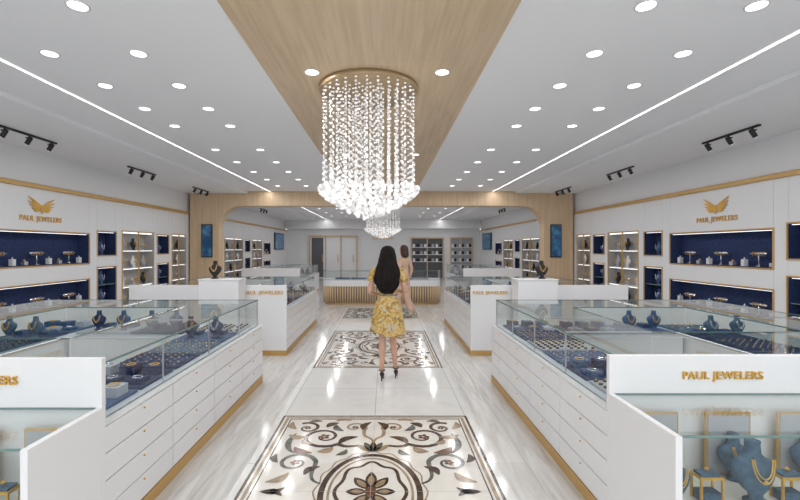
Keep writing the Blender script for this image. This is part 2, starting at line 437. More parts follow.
# ------------------------------------------------------------------ ceiling lights
def downlight(x, y, z, light=True, p=6.0):
    b = MB()
    r = .058
    b.rings([(0,0,-.004,r+.010,r+.010),(0,0,0,r+.012,r+.012)], 'lac', 24)
    b.rings([(0,0,-.006,r,r),(0,0,-.0035,r,r)], 'lamp', 24)
    o = b.build('ceiling_downlight', loc=(x, y, z-.001))
    if light:
        l = bpy.data.lights.new('downlight_lamp', 'AREA'); l.shape = 'DISK'; l.size = .12; l.energy = p*K; l.color = (1, .99, .975)
        lo = bpy.data.objects.new('lamp', l); COL.objects.link(lo); lo.parent = o; lo.location = (0, 0, -.012)
for s in (-1, 1):
    ys = [2.80+.69*i for i in range(-5, 5)]+[6.9, 7.9, 8.9, 9.9, 10.9]
    for i, y in enumerate(ys):
        for x in (1.85, 2.57):
            downlight(s*x-.05, y, HC, (i % 2 == 1) or y > 6.5, 9.0 if y < 6.5 else 7.0)
    for y in (-0.5, 3.83, 7.2, 10.2): downlight(s*.58+.03, y, HC-.012, True, 6)
    for y in (13.2, 15.2, 17.2, 19.2, 21.2):
        for x in (1.82, 2.53): downlight(s*x, y, HC, x < 2, 16)
for s in (-1, 1):
    for (ya, yb) in ((YB+.2, 4.4), (4.5, 11.9), (12.5, 23.5)):
        l = bpy.data.lights.new('led_line', 'AREA'); l.shape = 'RECTANGLE'; l.size = .03; l.size_y = yb-ya; l.energy = 9*(yb-ya)*K*(.9 if ya > 12 else 1); l.color = (1, .995, .99)
        o = bpy.data.objects.new('led_strip_lamp', l); COL.objects.link(o); o.location = (s*3.12, (ya+yb)/2, HC+.002)

def track(x, y0, n, s):
    z = HC-.05
    b = MB(); L = .95
    b.box(x-.018, x+.018, y0, y0+L, z-.025, z-.001, 'black')
    for i in range(n):
        yc = y0+.1+(L-.2)*i/(n-1)
        b.cyl(x, yc, z-.055, z-.025, .009, 'black', 8)
        b.box(x-.012, x+.012, yc-.045, yc+.045, z-.065, z-.05, 'black')
        d = Vector((s*.55, 0, -.83)).normalized(); c = Vector((x, yc, z-.085))
        a = c-d*.05; e = c+d*.06
        b.tube([a, a+d*.01, e-d*.008, e], [.022, .029, .029, .027], 'black', 14)
        b.tube([e+d*.0005, e+d*.003], .022, 'led2', 12)
    b.build('track_spotlight')
for y in (0.2, 2.7, 5.3, 8.0, 10.7, 13.6, 16.5):
    track(-4.68, y, 3, -1); track(4.72, y, 3, 1)

# chandeliers
def chandelier(x, y, R=.46):
    root = empty('crystal_chandelier', (x, y, 0))
    b = MB(); zt = HC-.013
    b.rings([(0,0,zt-.05,R+.01,R+.01),(0,0,zt-.045,R+.02,R+.02),(0,0,zt,R+.02,R+.02)], 'gplate', 48)
    rr = [.44,.36,.28,.20,.12,.04]; nn = [28,22,17,12,7,3]
    for r0, n in zip(rr, nn):
        for i in range(n):
            a = 2*math.pi*(i+.5*(rr.index(r0) % 2))/n; px, py = r0*math.cos(a)*R/.46, r0*math.sin(a)*R/.46
            b.cyl(px, py, zt-.056, zt-.05, .011, 'crystalb', 6)
    b.build('canopy', root)
    c = MB(); w = MB()
    for ri, (r0, n) in enumerate(zip(rr, nn)):
        for i in range(n):
            a = 2*math.pi*(i+.5*(ri % 2))/n; px, py = r0*math.cos(a)*R/.46, r0*math.sin(a)*R/.46
            ze = 1.98+.26*(r0/.44)**1.9+random.uniform(-.008, .008)
            w.cyl(px, py, ze, zt-.05, .0012, 'silver', 3)
            z = zt-.09
            zd = ze+.30
            while z > zd:
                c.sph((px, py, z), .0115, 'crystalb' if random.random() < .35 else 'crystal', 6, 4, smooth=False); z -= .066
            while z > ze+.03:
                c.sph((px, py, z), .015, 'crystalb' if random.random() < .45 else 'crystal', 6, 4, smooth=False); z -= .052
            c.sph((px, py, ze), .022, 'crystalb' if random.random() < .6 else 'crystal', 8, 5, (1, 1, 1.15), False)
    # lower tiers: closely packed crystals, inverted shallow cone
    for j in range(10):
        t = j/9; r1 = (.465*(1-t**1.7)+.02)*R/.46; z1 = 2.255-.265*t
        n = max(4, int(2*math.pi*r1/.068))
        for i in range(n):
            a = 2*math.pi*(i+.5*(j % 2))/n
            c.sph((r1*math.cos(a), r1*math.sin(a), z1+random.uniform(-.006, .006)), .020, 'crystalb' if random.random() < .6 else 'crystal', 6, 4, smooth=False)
    c.build('crystal_strings', root); w.build('wires', root)
    l = bpy.data.lights.new('chandelier_lamp', 'POINT'); l.energy = 1.0; l.shadow_soft_size = .2; l.color = (1, .95, .88)
    o = bpy.data.objects.new('lamp', l); COL.objects.link(o); o.parent = root; o.location = (0, 0, 2.6)
chandelier(-.06, 4.22)
chandelier(0.04, 13.0, .52)

# ------------------------------------------------------------------ counters
def logo_mesh(b, cx, cz, w, y, k='gold'):
    for s in (-1, 1):
        for j in range(5):
            ang = math.radians(34-15*j); L = w*(.52-.065*j); th = w*.034
            x0, z0 = .05*w, (.05-.035*j)*w
            pts = []
            for i in range(9):
                t = i/8; bend = .10*w*t*t
                pts.append((cx+s*(x0+L*t*math.cos(ang)), cz+z0+L*t*math.sin(ang)*.62+bend*.5))
            top = [(x, y-.010, z+th*math.sin(math.pi*(.12+.85*i/8))) for i, (x, z) in enumerate(pts)]
            bot = [(x, y-.010, z-th*.8*math.sin(math.pi*(.12+.85*i/8))) for i, (x, z) in enumerate(pts)]
            vs = top+bot; fs = [(i, i+1, 9+i+1, 9+i) for i in range(8)]
            b.addf(vs, fs, k); b.addf([(v[0], y, v[2]) for v in vs], fs, k)
    b.addf([(cx-.055*w, y-.014, cz+.03*w), (cx-.04*w, y-.014, cz-.14*w), (cx, y-.014, cz-.20*w), (cx+.04*w, y-.014, cz-.14*w), (cx+.055*w, y-.014, cz+.03*w), (cx, y-.014, cz+.08*w)], [(0, 1, 2, 3, 4, 5)], k)

def contents(b, x0, x1, y0, y1, z, rnd, orient='y'):
    L = (y1-y0) if orient == 'y' else (x1-x0); n = max(1, int(L/.42)); st = L/n
    for i in range(n):
        if orient == 'y': a0, a1, c0, c1 = x0+.05, x1-.05, y0+st*i+.02, y0+st*(i+1)-.02
        else: a0, a1, c0, c1 = x0+st*i+.02, x0+st*(i+1)-.02, y0+.05, y1-.05
        t = rnd.choice([0, 0, 1, 2, 3, 3])
        kk = rnd.choice(['navy', 'navy', 'blue', 'teal', 'grey'])
        b.box(a0, a1, c0, c1, z, z+.018, kk)
        W, H = a1-a0, c1-c0
        if t in (0, 1):
            nx, ny = int(W/.065), int(H/.065)
            for p in range(nx):
                for q in range(ny):
                    if rnd.random() < .12: continue
                    px, py = a0+W*(p+.5)/nx, c0+H*(q+.5)/ny
                    if t == 0: b.box(px-.012, px+.012, py-.006, py+.006, z+.018, z+.032, 'blackv' if kk != 'navy' else 'blue')
                    b.octa((px, py, z+.034), .010, rnd.choice(['gold', 'silver', 'gold']))
        elif t == 2:
            for p in range(2):
                px = a0+W*(p+.5)/2; py = c0+H*.35
                bust(b, (px, py, z+.018), .78, 0, rnd.choice(['teal', 'blue', 'navy']), rnd.choice(['gold', 'silver']))
                b.box(px-.05, px+.05, c0+H*.62, c0+H*.9, z+.018, z+.06, 'blue'); b.octa((px, c0+H*.76, z+.07), .014, 'gold')
        else:
            for p in range(3):
                for q in range(2):
                    px, py = a0+W*(p+.5)/3, c0+H*(q+.5)/2
                    b.box(px-.055, px+.055, py-.06, py+.06, z+.018, z+.05+.03*q, rnd.choice(['blue', 'navy', 'teal', 'deck']))
                    pts = [(px+.032*math.cos(2*math.pi*k/10), py+.034*math.sin(2*math.pi*k/10), z+.056+.03*q) for k in range(10)]
                    b.tube(pts, .004, rnd.choice(['gold', 'silver']), 4, True)

def drawers_face(b, s, x, ya, yb, z0, z1, ncol, nrow, dirx=-1):
    for i in range(ncol):
        for j in range(nrow):
            a = ya+(yb-ya)*i/ncol+.004; e = ya+(yb-ya)*(i+1)/ncol-.004
            c = z0+(z1-z0)*j/nrow+.004; d = z0+(z1-z0)*(j+1)/nrow-.004
            b.box(s*x, s*(x-.014), a, e, c, d, 'lac')
            b.sph((s*(x-.020), (a+e)/2, d-.03), .007, 'gold', 6, 4)

def island(s, x0, x1, y0, y1, sign_x, sign_w, low=True, seed=1, w=.72, name='jewelry_display_counter', signs=True, zp=1.06, ld=.62):
    rnd = random.Random(seed)
    root = empty(name, (0, 0, 0))
    ZD, ZT = .71, 1.03
    I = .05
    rows = [(x0, x0+w, y0, y1), (x1-w, x1, y0, y1), (x0+w, x1-w, y0, y0+w), (x0+w, x1-w, y1-w, y1)]
    b = MB()
    for (a, e, c, d) in rows:
        b.box(s*(a+.018), s*(e-.015), c+.015, d-.015, .08, ZD-.012, 'lac')
        b.box(s*a, s*e, c, d, ZD-.012, ZD, 'lac')
        b.box(s*(a+.0), s*(e-.003), c+.003, d-.003, 0.001, .08, 'goldt')
    drawers_face(b, s, x0+.018, y0+.0, y1-.0, .085, ZD-.016, 4, 4)
    b.build('cabinet', root)
    p = MB(); p.box(s*(x0-.002), s*x1, y0-.035, y0-.001, .08, zp, 'lac'); p.box(s*(x0-.002), s*x1, y0-.035, y0-.001, 0.001, .08, 'goldt')
    p.build('sign_panel', root, bevel=.003)
    t = MB(); t2 = MB()
    for (a, e, c, d) in rows:
        t2.box(s*(a+.06), s*(e-.02), c+.02, d-.05, ZD, ZD+.004, 'deck')
    contents(t, *sorted((s*(x0+.07), s*(x0+w-.02))), y0+.05, y1-.08, ZD+.004, rnd)
    contents(t, *sorted((s*(x1-w+.03), s*(x1-.03))), y0+.05, y1-.08, ZD+.004, rnd)
    contents(t, *sorted((s*(x0+w), s*(x1-w))), y0+.06, y0+w-.06, ZD+.004, rnd, 'x')
    contents(t, *sorted((s*(x0+w), s*(x1-w))), y1-w+.06, y1-.08, ZD+.004, rnd, 'x')
    t2.build('deck_lining', root); t.build('jewelry_trays', root)
    ye = y1-I; xa = x0+I
    g = MB()
    def gx(x, c, d): g.quad([(s*x, c, ZD), (s*x, d, ZD), (s*x, d, ZT), (s*x, c, ZT)], 'glass')
    def gy(y, a, e): g.quad([(s*a, y, ZD), (s*e, y, ZD), (s*e, y, ZT), (s*a, y, ZT)], 'glass')
    gx(xa, y0, ye); gx(x1-.006, y0, ye); gx(x0+w-.006, y0+w, y1-w); gx(x1-w+.006, y0+w, y1-w)
    gy(ye, xa, x1-.006); gy(y0+w-.006, x0+w, x1-w); gy(y1-w+.006, x0+w, x1-w)
    for (a, e, c, d) in ((xa, x0+w, y0, ye), (x1-w, x1, y0, ye), (x0+w, x1-w, y0, y0+w), (x0+w, x1-w, y1-w, ye)):
        g.quad([(s*a, c, ZT+.003), (s*e, c, ZT+.003), (s*e, d, ZT+.003), (s*a, d, ZT+.003)], 'glass')
    g.build('glass', root)
    f = MB(); q = .007
    for (a, e, c, d) in ((xa-.004, x1, y0, ye+.004), (x0+w, x1-w, y0+w, y1-w)):
        f.box(s*a, s*(a+q if a < x0+w-.1 else a-q), c, d, ZT-.007, ZT+.004, 'edge'); f.box(s*e, s*(e-q if e == x1 else e+q), c, d, ZT-.007, ZT+.004, 'edge')
        f.box(s*a, s*e, d, d-q if d > y1-.1 else d+q, ZT-.007, ZT+.004, 'edge')
        f.box(s*a, s*e, c, c+q if c == y0 else c-q, ZT-.007, ZT+.004, 'edge')
    for yy in (y0+w, y0+(y1-y0)/2, y1-w):
        f.box(s*xa, s*(x0+w), yy-.004, yy+.004, ZT-.006, ZT+.0045, 'rail'); f.box(s*xa, s*(xa+.01), yy-.004, yy+.004, ZD, ZT, 'rail')
        f.box(s*x1, s*(x1-w), yy-.004, yy+.004, ZT-.006, ZT+.0045, 'rail')
    f.box(s*xa, s*(xa+.012), ye-.012, ye, ZD, ZT, 'rail'); f.box(s*xa, s*(xa+.008), y0, ye, ZD, ZD+.01, 'rail')
    f.build('case_frame', root)
    if low:
        yl = y0-ld; zt = .81; zd = .36
        b = MB()
        b.box(s*(x0-.002), s*(x0+.03), yl, y0-.036, .08, zt, 'lac'); b.box(s*(x1-.03), s*x1, yl, y0-.036, .08, zt, 'lac')
        b.box(s*(x0+.03), s*(x1-.03), yl, y0-.036, .08, zd, 'lac'); b.box(s*x0, s*x1, yl-.002, y0-.036, 0.001, .08, 'goldt')
        b.box(s*(x0+.03), s*(x1-.03), yl+.01, y0-.04, zd, zd+.004, 'cream')
        b.box(s*(x0+.03), s*(x1-.03), yl, yl+.008, zt-.006, zt+.004, 'edge'); b.box(s*(x0+.03), s*(x1-.03), y0-.046, y0-.036, zt-.006, zt+.004, 'edge')
        b.box(s*(x0+.03), s*(x1-.03), yl, yl+.01, zd-.001, zd+.006, 'goldt')
        b.build('low_case_cabinet', root)
        g = MB()
        g.quad([(s*(x0+.03), yl+.004, zd), (s*(x1-.03), yl+.004, zd), (s*(x1-.03), yl+.004, zt), (s*(x0+.03), yl+.004, zt)], 'glass')
        g.quad([(s*(x0+.03), yl, zt+.002), (s*(x1-.03), yl, zt+.002), (s*(x1-.03), y0-.036, zt+.002), (s*(x0+.03), y0-.036, zt+.002)], 'glass')
        g.build('low_case_glass', root)
        xx = x0+.155; i = 0
        while xx < x1-.15:
            q = MB(); bust(q, (0, 0, 0), .86 if i % 2 == 0 else 1.1, 0, 'teal', 'gold'); q.build('necklace_bust', loc=(s*xx, yl+.24, zd+.0045))
            q = MB(); q.box(-.075, .075, -.06, .06, 0, .012, 'teal'); q.box(-.06, .06, -.045, .045, .012, .02, 'navy')
            for k in range(3): q.tube([(-.04+.04*k+.014*math.cos(u), -.01, .034+.014*math.sin(u)) for u in [2*math.pi*v/10 for v in range(10)]], .003, 'gold', 4, True)
            q.build('ring_tray', loc=(s*(xx+.19), yl+.10, zd+.0045))
            q = MB()
            for (u0, u1) in ((-.06, -.05), (.05, .06)):
                q.box(u0, u1, -.04, -.03, 0, .12, 'gold'); q.box(u0, u1, .03, .04, 0, .12, 'gold')
            q.box(-.06, .06, -.04, .04, .12, .132, 'gold'); q.box(-.05, .05, -.03, .03, .132, .145, 'teal'); q.octa((0, 0, .16), .014, 'gold')
            q.box(-.05, .05, -.03, .03, 0.0, .05, 'teal')
            q.build('gold_riser_stand', loc=(s*(xx+.19), yl+.27, zd+.0045))
            q = MB()
            q.box(-.13, .13, 0, .015, 0, .36, 'goldt'); q.box(-.118, .118, -.004, 0, .012, .348, 'grey')
            bust(q, (0, -.055, .0), .9, 0, 'teal', 'gold')
            q.build('framed_necklace_display', loc=(s*(xx+.08), y0-.10, zd+.0045))
            xx += .42; i += 1
    if signs:
        sg = empty('counter_sign', (s*sign_x, y0-.036, 0))
        text('PAUL JEWELERS', sign_w/7.6, sg, (0, -.006, zp-.12), (math.pi/2, 0, 0), ext=.005)
    return root

island(1, 1.44, 4.1, 2.60, 5.42, 2.11, .48, True, 3, zp=1.04)
island(-1, 1.44, 4.1, 2.37, 5.42, 2.14, .50, True, 5, zp=1.08, ld=.52)
island(1, 1.44, 3.9, 6.75, 9.75, 1.74, .54, False, 8, zp=1.1)
island(-1, 1.44, 3.9, 6.75, 9.75, 1.80, .62, False, 9, zp=1.1)
island(1, 2.5, 4.3, 13.2, 17.0, 3.3, .6, False, 18, .6, signs=False)
island(-1, 2.5, 4.3, 13.2, 17.0, 3.3, .6, False, 19, .6, signs=False)

for s in (-1, 1):
    b = MB(); xa, xb = 2.07, 2.66
    b.box(s*xa, s*xb, 6.36, 6.70, .06, 1.2, 'lac'); b.box(s*(xa+.005), s*(xb-.005), 6.365, 6.695, 0.001, .06, 'goldt'); b.box(s*(xa-.01), s*(xb+.01), 6.35, 6.705, 1.2, 1.215, 'lac')
    b.build('display_pedestal', bevel=.004)
    b = MB(); bust(b, (0, 0, 0), .95, 0, 'blackv', 'gold'); b.build('necklace_bust', loc=(s*2.48, 6.52, 1.2155))

def desk():
    root = empty('reception_desk', (0, 0, 0)); b = MB()
    X, y0, y1, R = 1.78, 12.75, 13.6, .35
    path = [(-X, y1)] 
    for i in range(9):
        a = math.pi+math.pi/2*i/8; path.append((-X+R+R*math.cos(a), y0+R+R*math.sin(a)))
    for i in range(9):
        a = -math.pi/2+math.pi/2*i/8; path.append((X-R+R*math.cos(a), y0+R+R*math.sin(a)))
    path.append((X, y1))
    def ext(off, z0, z1, k):
        pp = [(x*(1-off/X), y0+off+(y-y0)*(1-off/(y1-y0))) for (x, y) in path]
        n = len(pp)
        vs = [(x, y, z0) for x, y in pp]+[(x, y, z1) for x, y in pp]
        b.addf(vs, [(i, i+1, n+i+1, n+i) for i in range(n-1)]+[(n-1, 0, n, 2*n-1), tuple(range(n))[::-1], tuple(range(n, 2*n))], k)
    ext(.05, .0, .06, 'goldt'); ext(.03, .06, .54, 'brown'); ext(0.0, .54, .72, 'lac'); ext(.01, .72, .74, 'deck')
    pts = path
    for i in range(len(pts)-1):
        ax, ay = pts[i]; bx, by = pts[i+1]; d = math.hypot(bx-ax, by-ay); n = max(1, int(d/.075))
        for k in range(n):
            t = (k+.5)/n; x, y = ax+(bx-ax)*t, ay+(by-ay)*t
            x *= (1-.02/X)
            b.cyl(x, y+.015, .06, .54, .029, 'woodv', 6)
    b.build('slatted_body', root)
    t = MB(); contents(t, -X+.35, X-.35, y0+.1, y1-.2, .745, random.Random(4), 'x'); t.build('jewelry_trays', root)
    g = MB(); n = len(path)
    vs = [(x, y, .74) for x, y in path]+[(x, y, 1.0) for x, y in path]
    g.addf(vs, [(i, i+1, n+i+1, n+i) for i in range(n-1)], 'glass'); g.quad([(x, y, 1.0) for x, y in path], 'glass'); g.build('glass_case', root)
    f = MB(); f.tube([(x, y, 1.0) for x, y in path], .008, 'edge', 5); f.build('glass_edge', root)
desk()
for s in (-1, 1):
    sg = empty('wall_sign', (s*(WX-.001), 6.88, 2.16), (0, 0, -s*math.pi/2))
    b = MB(); logo_mesh(b, 0, .17, .56, -.006); b.build('winged_emblem', sg)
    text('PAUL JEWELERS', .112, sg, (0, -.008, -.02), (math.pi/2, 0, 0), ext=.004, off=.015)
sg = empty('wall_sign', (0, YF-.001, 2.2)); b = MB(); logo_mesh(b, 0, .22, .6, -.01); b.build('winged_emblem', sg)
text('PAUL JEWELERS', .16, sg, (0, -.01, 0), (math.pi/2, 0, 0))

# ------------------------------------------------------------------ floor medallions
def spiral(cx, cy, r, a0, turns, n=30, rend=.12):
    return [(cx+r*(1-(1-rend)*i/(n-1))*math.cos(a0+turns*2*math.pi*i/(n-1)), cy+r*(1-(1-rend)*i/(n-1))*math.sin(a0+turns*2*math.pi*i/(n-1))) for i in range(n)]
def bez(p0, p1, p2, p3, n=16):
    out = []
    for i in range(n):
        t = i/(n-1); u = 1-t
        out.append((u**3*p0[0]+3*u*u*t*p1[0]+3*u*t*t*p2[0]+t**3*p3[0], u**3*p0[1]+3*u*u*t*p1[1]+3*u*t*t*p2[1]+t**3*p3[1]))
    return out
def medallion(cy, hl, hw=.91, base='cream'):
    b = MB(); z = .002
    b.box(-hw, hw, cy-hl, cy+hl, .0002, z, base)
    def rect(o, w, k, zz):
        x, y = hw-o, hl-o
        b.quad([(-x, cy-y, zz), (x, cy-y, zz), (x, cy-y+w, zz), (-x, cy-y+w, zz)], k)
        b.quad([(-x, cy+y-w, zz), (x, cy+y-w, zz), (x, cy+y, zz), (-x, cy+y, zz)], k)
        b.quad([(-x, cy-y+w, zz), (-x+w, cy-y+w, zz), (-x+w, cy+y-w, zz), (-x, cy+y-w, zz)], k)
        b.quad([(x-w, cy-y+w, zz), (x, cy-y+w, zz), (x, cy+y-w, zz), (x-w, cy+y-w, zz)], k)
    z1 = z+.0012
    rect(0, .022, 'brown', z1); rect(.042, .026, 'tan', z1); rect(.085, .010, 'brown', z1)
    k = hl/1.34
    tp = lambda w: (lambda t: w*(1.0-.75*t))
    lf = lambda w: (lambda t: w*math.sin(math.pi*min(1, t*.94+.03))**.8)
    for sx in (-1, 1):
        for sy in (-1, 1):
            def T(pts): return [(sx*x, cy+sy*y*k) for x, y in pts]
            def R(pts, w, kk, dz=0): b.ribbon(T(pts), w, z1+dz, kk)
            R(spiral(.44, .86, .20, -math.pi*.75, 1.5), tp(.048), 'brown')
            R(bez((.05, .60), (.12, .78), (.20, .60), (.299, .719)), lambda t: .02+.028*t, 'brown', .0002)
            R(spiral(.60, .40, .15, math.pi*.9, -1.4), tp(.044), 'green')
            R(bez((.36, .10), (.52, .16), (.40, .38), (.457, .446)), lambda t: .02+.022*t, 'green', .0002)
            R(spiral(.18, 1.06, .11, math.pi*1.2, -1.3), tp(.036), 'tan')
            R(spiral(.62, 1.05, .12, math.pi*.3, 1.3), tp(.04), 'brown')
            R(bez((.0, .74), (.02, .9), (.1, .8), (.09, .99)), lambda t: .02+.015*t, 'tan', .0002)
            R(bez((.64, .55), (.76, .66), (.74, .8), (.70, .93)), lf(.055), 'green', .0004)
            for (p, q, w, kk) in (((.30, .72), (.14, .86), .08, 'brown'), ((.34, .66), (.46, .58), .09, 'tan'), ((.50, .56), (.66, .66), .09, 'rust'),
                                  ((.58, .86), (.76, .90), .08, 'tan'), ((.44, 1.06), (.34, 1.16), .08, 'brown'), ((.28, .98), (.36, 1.12), .07, 'green'),
                                  ((.62, .25), (.76, .12), .08, 'tan'), ((.50, .22), (.40, .34), .07, 'brown'), ((.64, 1.16), (.50, 1.20), .06, 'green'),
                                  ((.74, .40), (.78, .54), .06, 'brown'), ((.10, 1.0), (.03, 1.18), .07, 'brown'), ((.72, 1.02), (.78, 1.18), .07, 'tan'),
                                  ((.22, .62), (.30, .52), .06, 'green'), ((.52, .72), (.62, .80), .06, 'tan'), ((.38, 1.20), (.22, 1.22), .05, 'tan'), ((.60, .05), (.76, .0), .06, 'brown')):
                mx, my = (p[0]+q[0])/2+(q[1]-p[1])*.25, (p[1]+q[1])/2-(q[0]-p[0])*.25
                R(bez(p, (mx, my), (mx, my), q, 12), lf(w), kk, .0006)
            for (fx, fy, fr) in ((.44, .86, .045), (.60, .40, .035), (.62, 1.05, .03), (.18, 1.06, .028)):
                for j in range(5):
                    a = 2*math.pi*j/5
                    R([(fx+fr*.2*math.cos(a), fy+fr*.2*math.sin(a)), (fx+fr*.7*math.cos(a), fy+fr*.7*math.sin(a)), (fx+fr*1.2*math.cos(a), fy+fr*1.2*math.sin(a))], lambda t: fr*.9*math.sin(math.pi*(t*.8+.1)), 'rust', .0008)
    def oval(rx, ry, w, kk, dz=0, lobes=0, amp=0):
        n = 72
        pts = []
        for i in range(n+1):
            a = 2*math.pi*i/n; m_ = 1+amp*math.cos(lobes*a); pts.append((rx*m_*math.cos(a), cy+k*ry*m_*math.sin(a)))
        b.ribbon(pts, w, z1+dz, kk)
    oval(.34, .52, .042, 'brown'); oval(.29, .465, .018, 'tan'); oval(.235, .39, .026, 'brown', 0, 8, .06); oval(.385, .57, .012, 'tan', 0, 16, .03)
    for j in range(8):
        a = 2*math.pi*j/8
        for (r0, r1, w, kk, dz) in ((.03, .17, .085, 'brown', .0002), (.05, .14, .05, 'tan', .0006)):
            pts = [((r0+(r1-r0)*i/8)*math.cos(a), cy+1.5*k*(r0+(r1-r0)*i/8)*math.sin(a)) for i in range(9)]
            b.ribbon(pts, lf(w), z1+dz, kk)
    n = 20; b.addf([(.04*math.cos(2*math.pi*i/n), cy+.055*math.sin(2*math.pi*i/n), z1+.0012) for i in range(n)], [tuple(range(n))], 'rust')
    for sy in (-1, 1):
        for j in range(-2, 3):
            a = math.pi/2+j*.38
            pts = [((.02+.18*i/8)*math.cos(a), cy+sy*k*(.56+(.02+.18*i/8)*math.sin(a))) for i in range(9)]
            b.ribbon(pts, lf(.06), z1+.001, ('brown', 'green', 'tan')[abs(j)])
    b.quad([(-.0015, cy-hl, z1+.0016), (.0015, cy-hl, z1+.0016), (.0015, cy+hl, z1+.0016), (-.0015, cy+hl, z1+.0016)], 'gap')
    b.quad([(-hw, cy-.0015, z1+.0016), (hw, cy-.0015, z1+.0016), (hw, cy+.0015, z1+.0016), (-hw, cy+.0015, z1+.0016)], 'gap')
    b.build('floor_medallion_inlay')
medallion(2.96, 1.34); medallion(7.36, 1.34)
medallion(11.1, .85, .91, 'aqua')

# ------------------------------------------------------------------ people
def skin(name, pts, edges, k, root, parent, sub=2):
    names = list(pts); me = bpy.data.meshes.new(name)
    me.from_pydata([pts[n][:3] for n in names], [(names.index(a), names.index(c)) for a, c in edges], [])
    o = bpy.data.objects.new(name, me); COL.objects.link(o); o.parent = parent
    me.materials.append(M[k])
    sm = o.modifiers.new('skin', 'SKIN'); sm.use_smooth_shade = True; sm.branch_smoothing = .4
    if not me.skin_vertices: 
        bpy.context.view_layer.objects.active = o
        bpy.ops.mesh.customdata_skin_add()
    for i, n in enumerate(names):
        r = pts[n][3]; r2 = pts[n][4] if len(pts[n]) > 4 else r
        me.skin_vertices[0].data[i].radius = (r, r2)
        me.skin_vertices[0].data[i].use_root = (n == root)
    ss = o.modifiers.new('sub', 'SUBSURF'); ss.levels = sub; ss.render_levels = sub
    return o

def hand(name, wrist, d, up, side, parent, curl=.5):
    d = Vector(d).normalized(); up = Vector(up).normalized(); sd = Vector(side).normalized(); W = Vector(wrist)
    P = {}; E = []
    def put(n, v, r): P[n] = (*v, r)
    put('w', W, .022); put('p', W+d*.045, .03)
    E.append(('w', 'p'))
    for i, (off, L) in enumerate(((.028, .07), (.010, .078), (-.009, .072), (-.027, .056))):
        b0 = W+d*.082+sd*off; put('k%d' % i, b0, .0095); E.append(('p', 'k%d' % i))
        p = b0; ang = 0
        for j in range(3):
            ang += curl*(.5+.3*j); dr = d*math.cos(ang)-up*math.sin(ang); p = p+dr*(L*(.45, .32, .23)[j]); put('f%d%d' % (i, j), p, .0085-.001*j)
            E.append(('k%d' % i if j == 0 else 'f%d%d' % (i, j-1), 'f%d%d' % (i, j)))
    t0 = W+d*.03+sd*.03; put('t0', t0, .012); t1 = t0+d*.03+sd*.022-up*.01; put('t1', t1, .010); t2 = t1+d*.028-up*.012; put('t2', t2, .008)
    E += [('p', 't0'), ('t0', 't1'), ('t1', 't2')]
    return skin(name, P, E, 'skin', 'p', parent, 1)

def head(parent, c, hairk, yaw=0):
    h = empty('head', c, (0, 0, yaw)); h.parent = parent
    b = MB()
    rs = []
    prof = [(-.118,.018,.02,.035),(-.11,.04,.042,.03),(-.09,.056,.066,.016),(-.06,.066,.08,.006),(-.02,.073,.09,0),(.02,.076,.095,-.004),(.06,.072,.092,-.008),(.09,.056,.075,-.01),(.108,.034,.048,-.01),(.115,.012,.018,-.01)]
    for z, rx, ry, cy in prof: rs.append((0, cy, z, rx, ry))
    b.rings(rs, 'skin', 20)
    b.addf([(0,.092,.015),(.014,.088,-.03),(0,.116,-.028),(-.014,.088,-.03),(0,.095,-.042)], [(0,1,2),(0,2,3),(1,4,2),(2,4,3)], 'skin', True)
    for s in (-1, 1):
        b.sph((s*.03, .083, .005), .012, 'eyew', 8, 6, (1.2,.7,.7)); b.sph((s*.03, .0905, .005), .0055, 'hair', 8, 6, (1,.5,1))
        b.tube([(s*.014,.09,.026),(s*.03,.092,.031),(s*.046,.08,.026)], .003, hairk, 5)
        b.sph((s*.077, -.005, -.012), .024, 'skin', 8, 6, (.3,.7,1.2))
    b.tube([(-.022,.083,-.062),(-.008,.091,-.058),(.008,.091,-.058),(.022,.083,-.062)], [.002,.006,.006,.002], 'lips', 6)
    b.build('face', h); return h

def heel_shoe(b, ax, ay, s_len=.17, k='black', hh=.075):
    b.tube([(ax, ay-.035, hh+.012), (ax, ay+.02, hh-.006), (ax, ay+.075, .022), (ax, ay+.12, .016), (ax, ay+.165, .018)], [.026,.028,.020,.0155,.0155], k, 10)
    b.tube([(ax, ay-.04, .0), (ax, ay-.036, .04), (ax, ay-.03, hh+.01)], [.006,.008,.02], k, 8)
    b.tube([(ax+.038*math.cos(q), ay-.005+.04*math.sin(q), hh+.055) for q in [2*math.pi*i/14 for i in range(14)]], .006, k, 5, True)

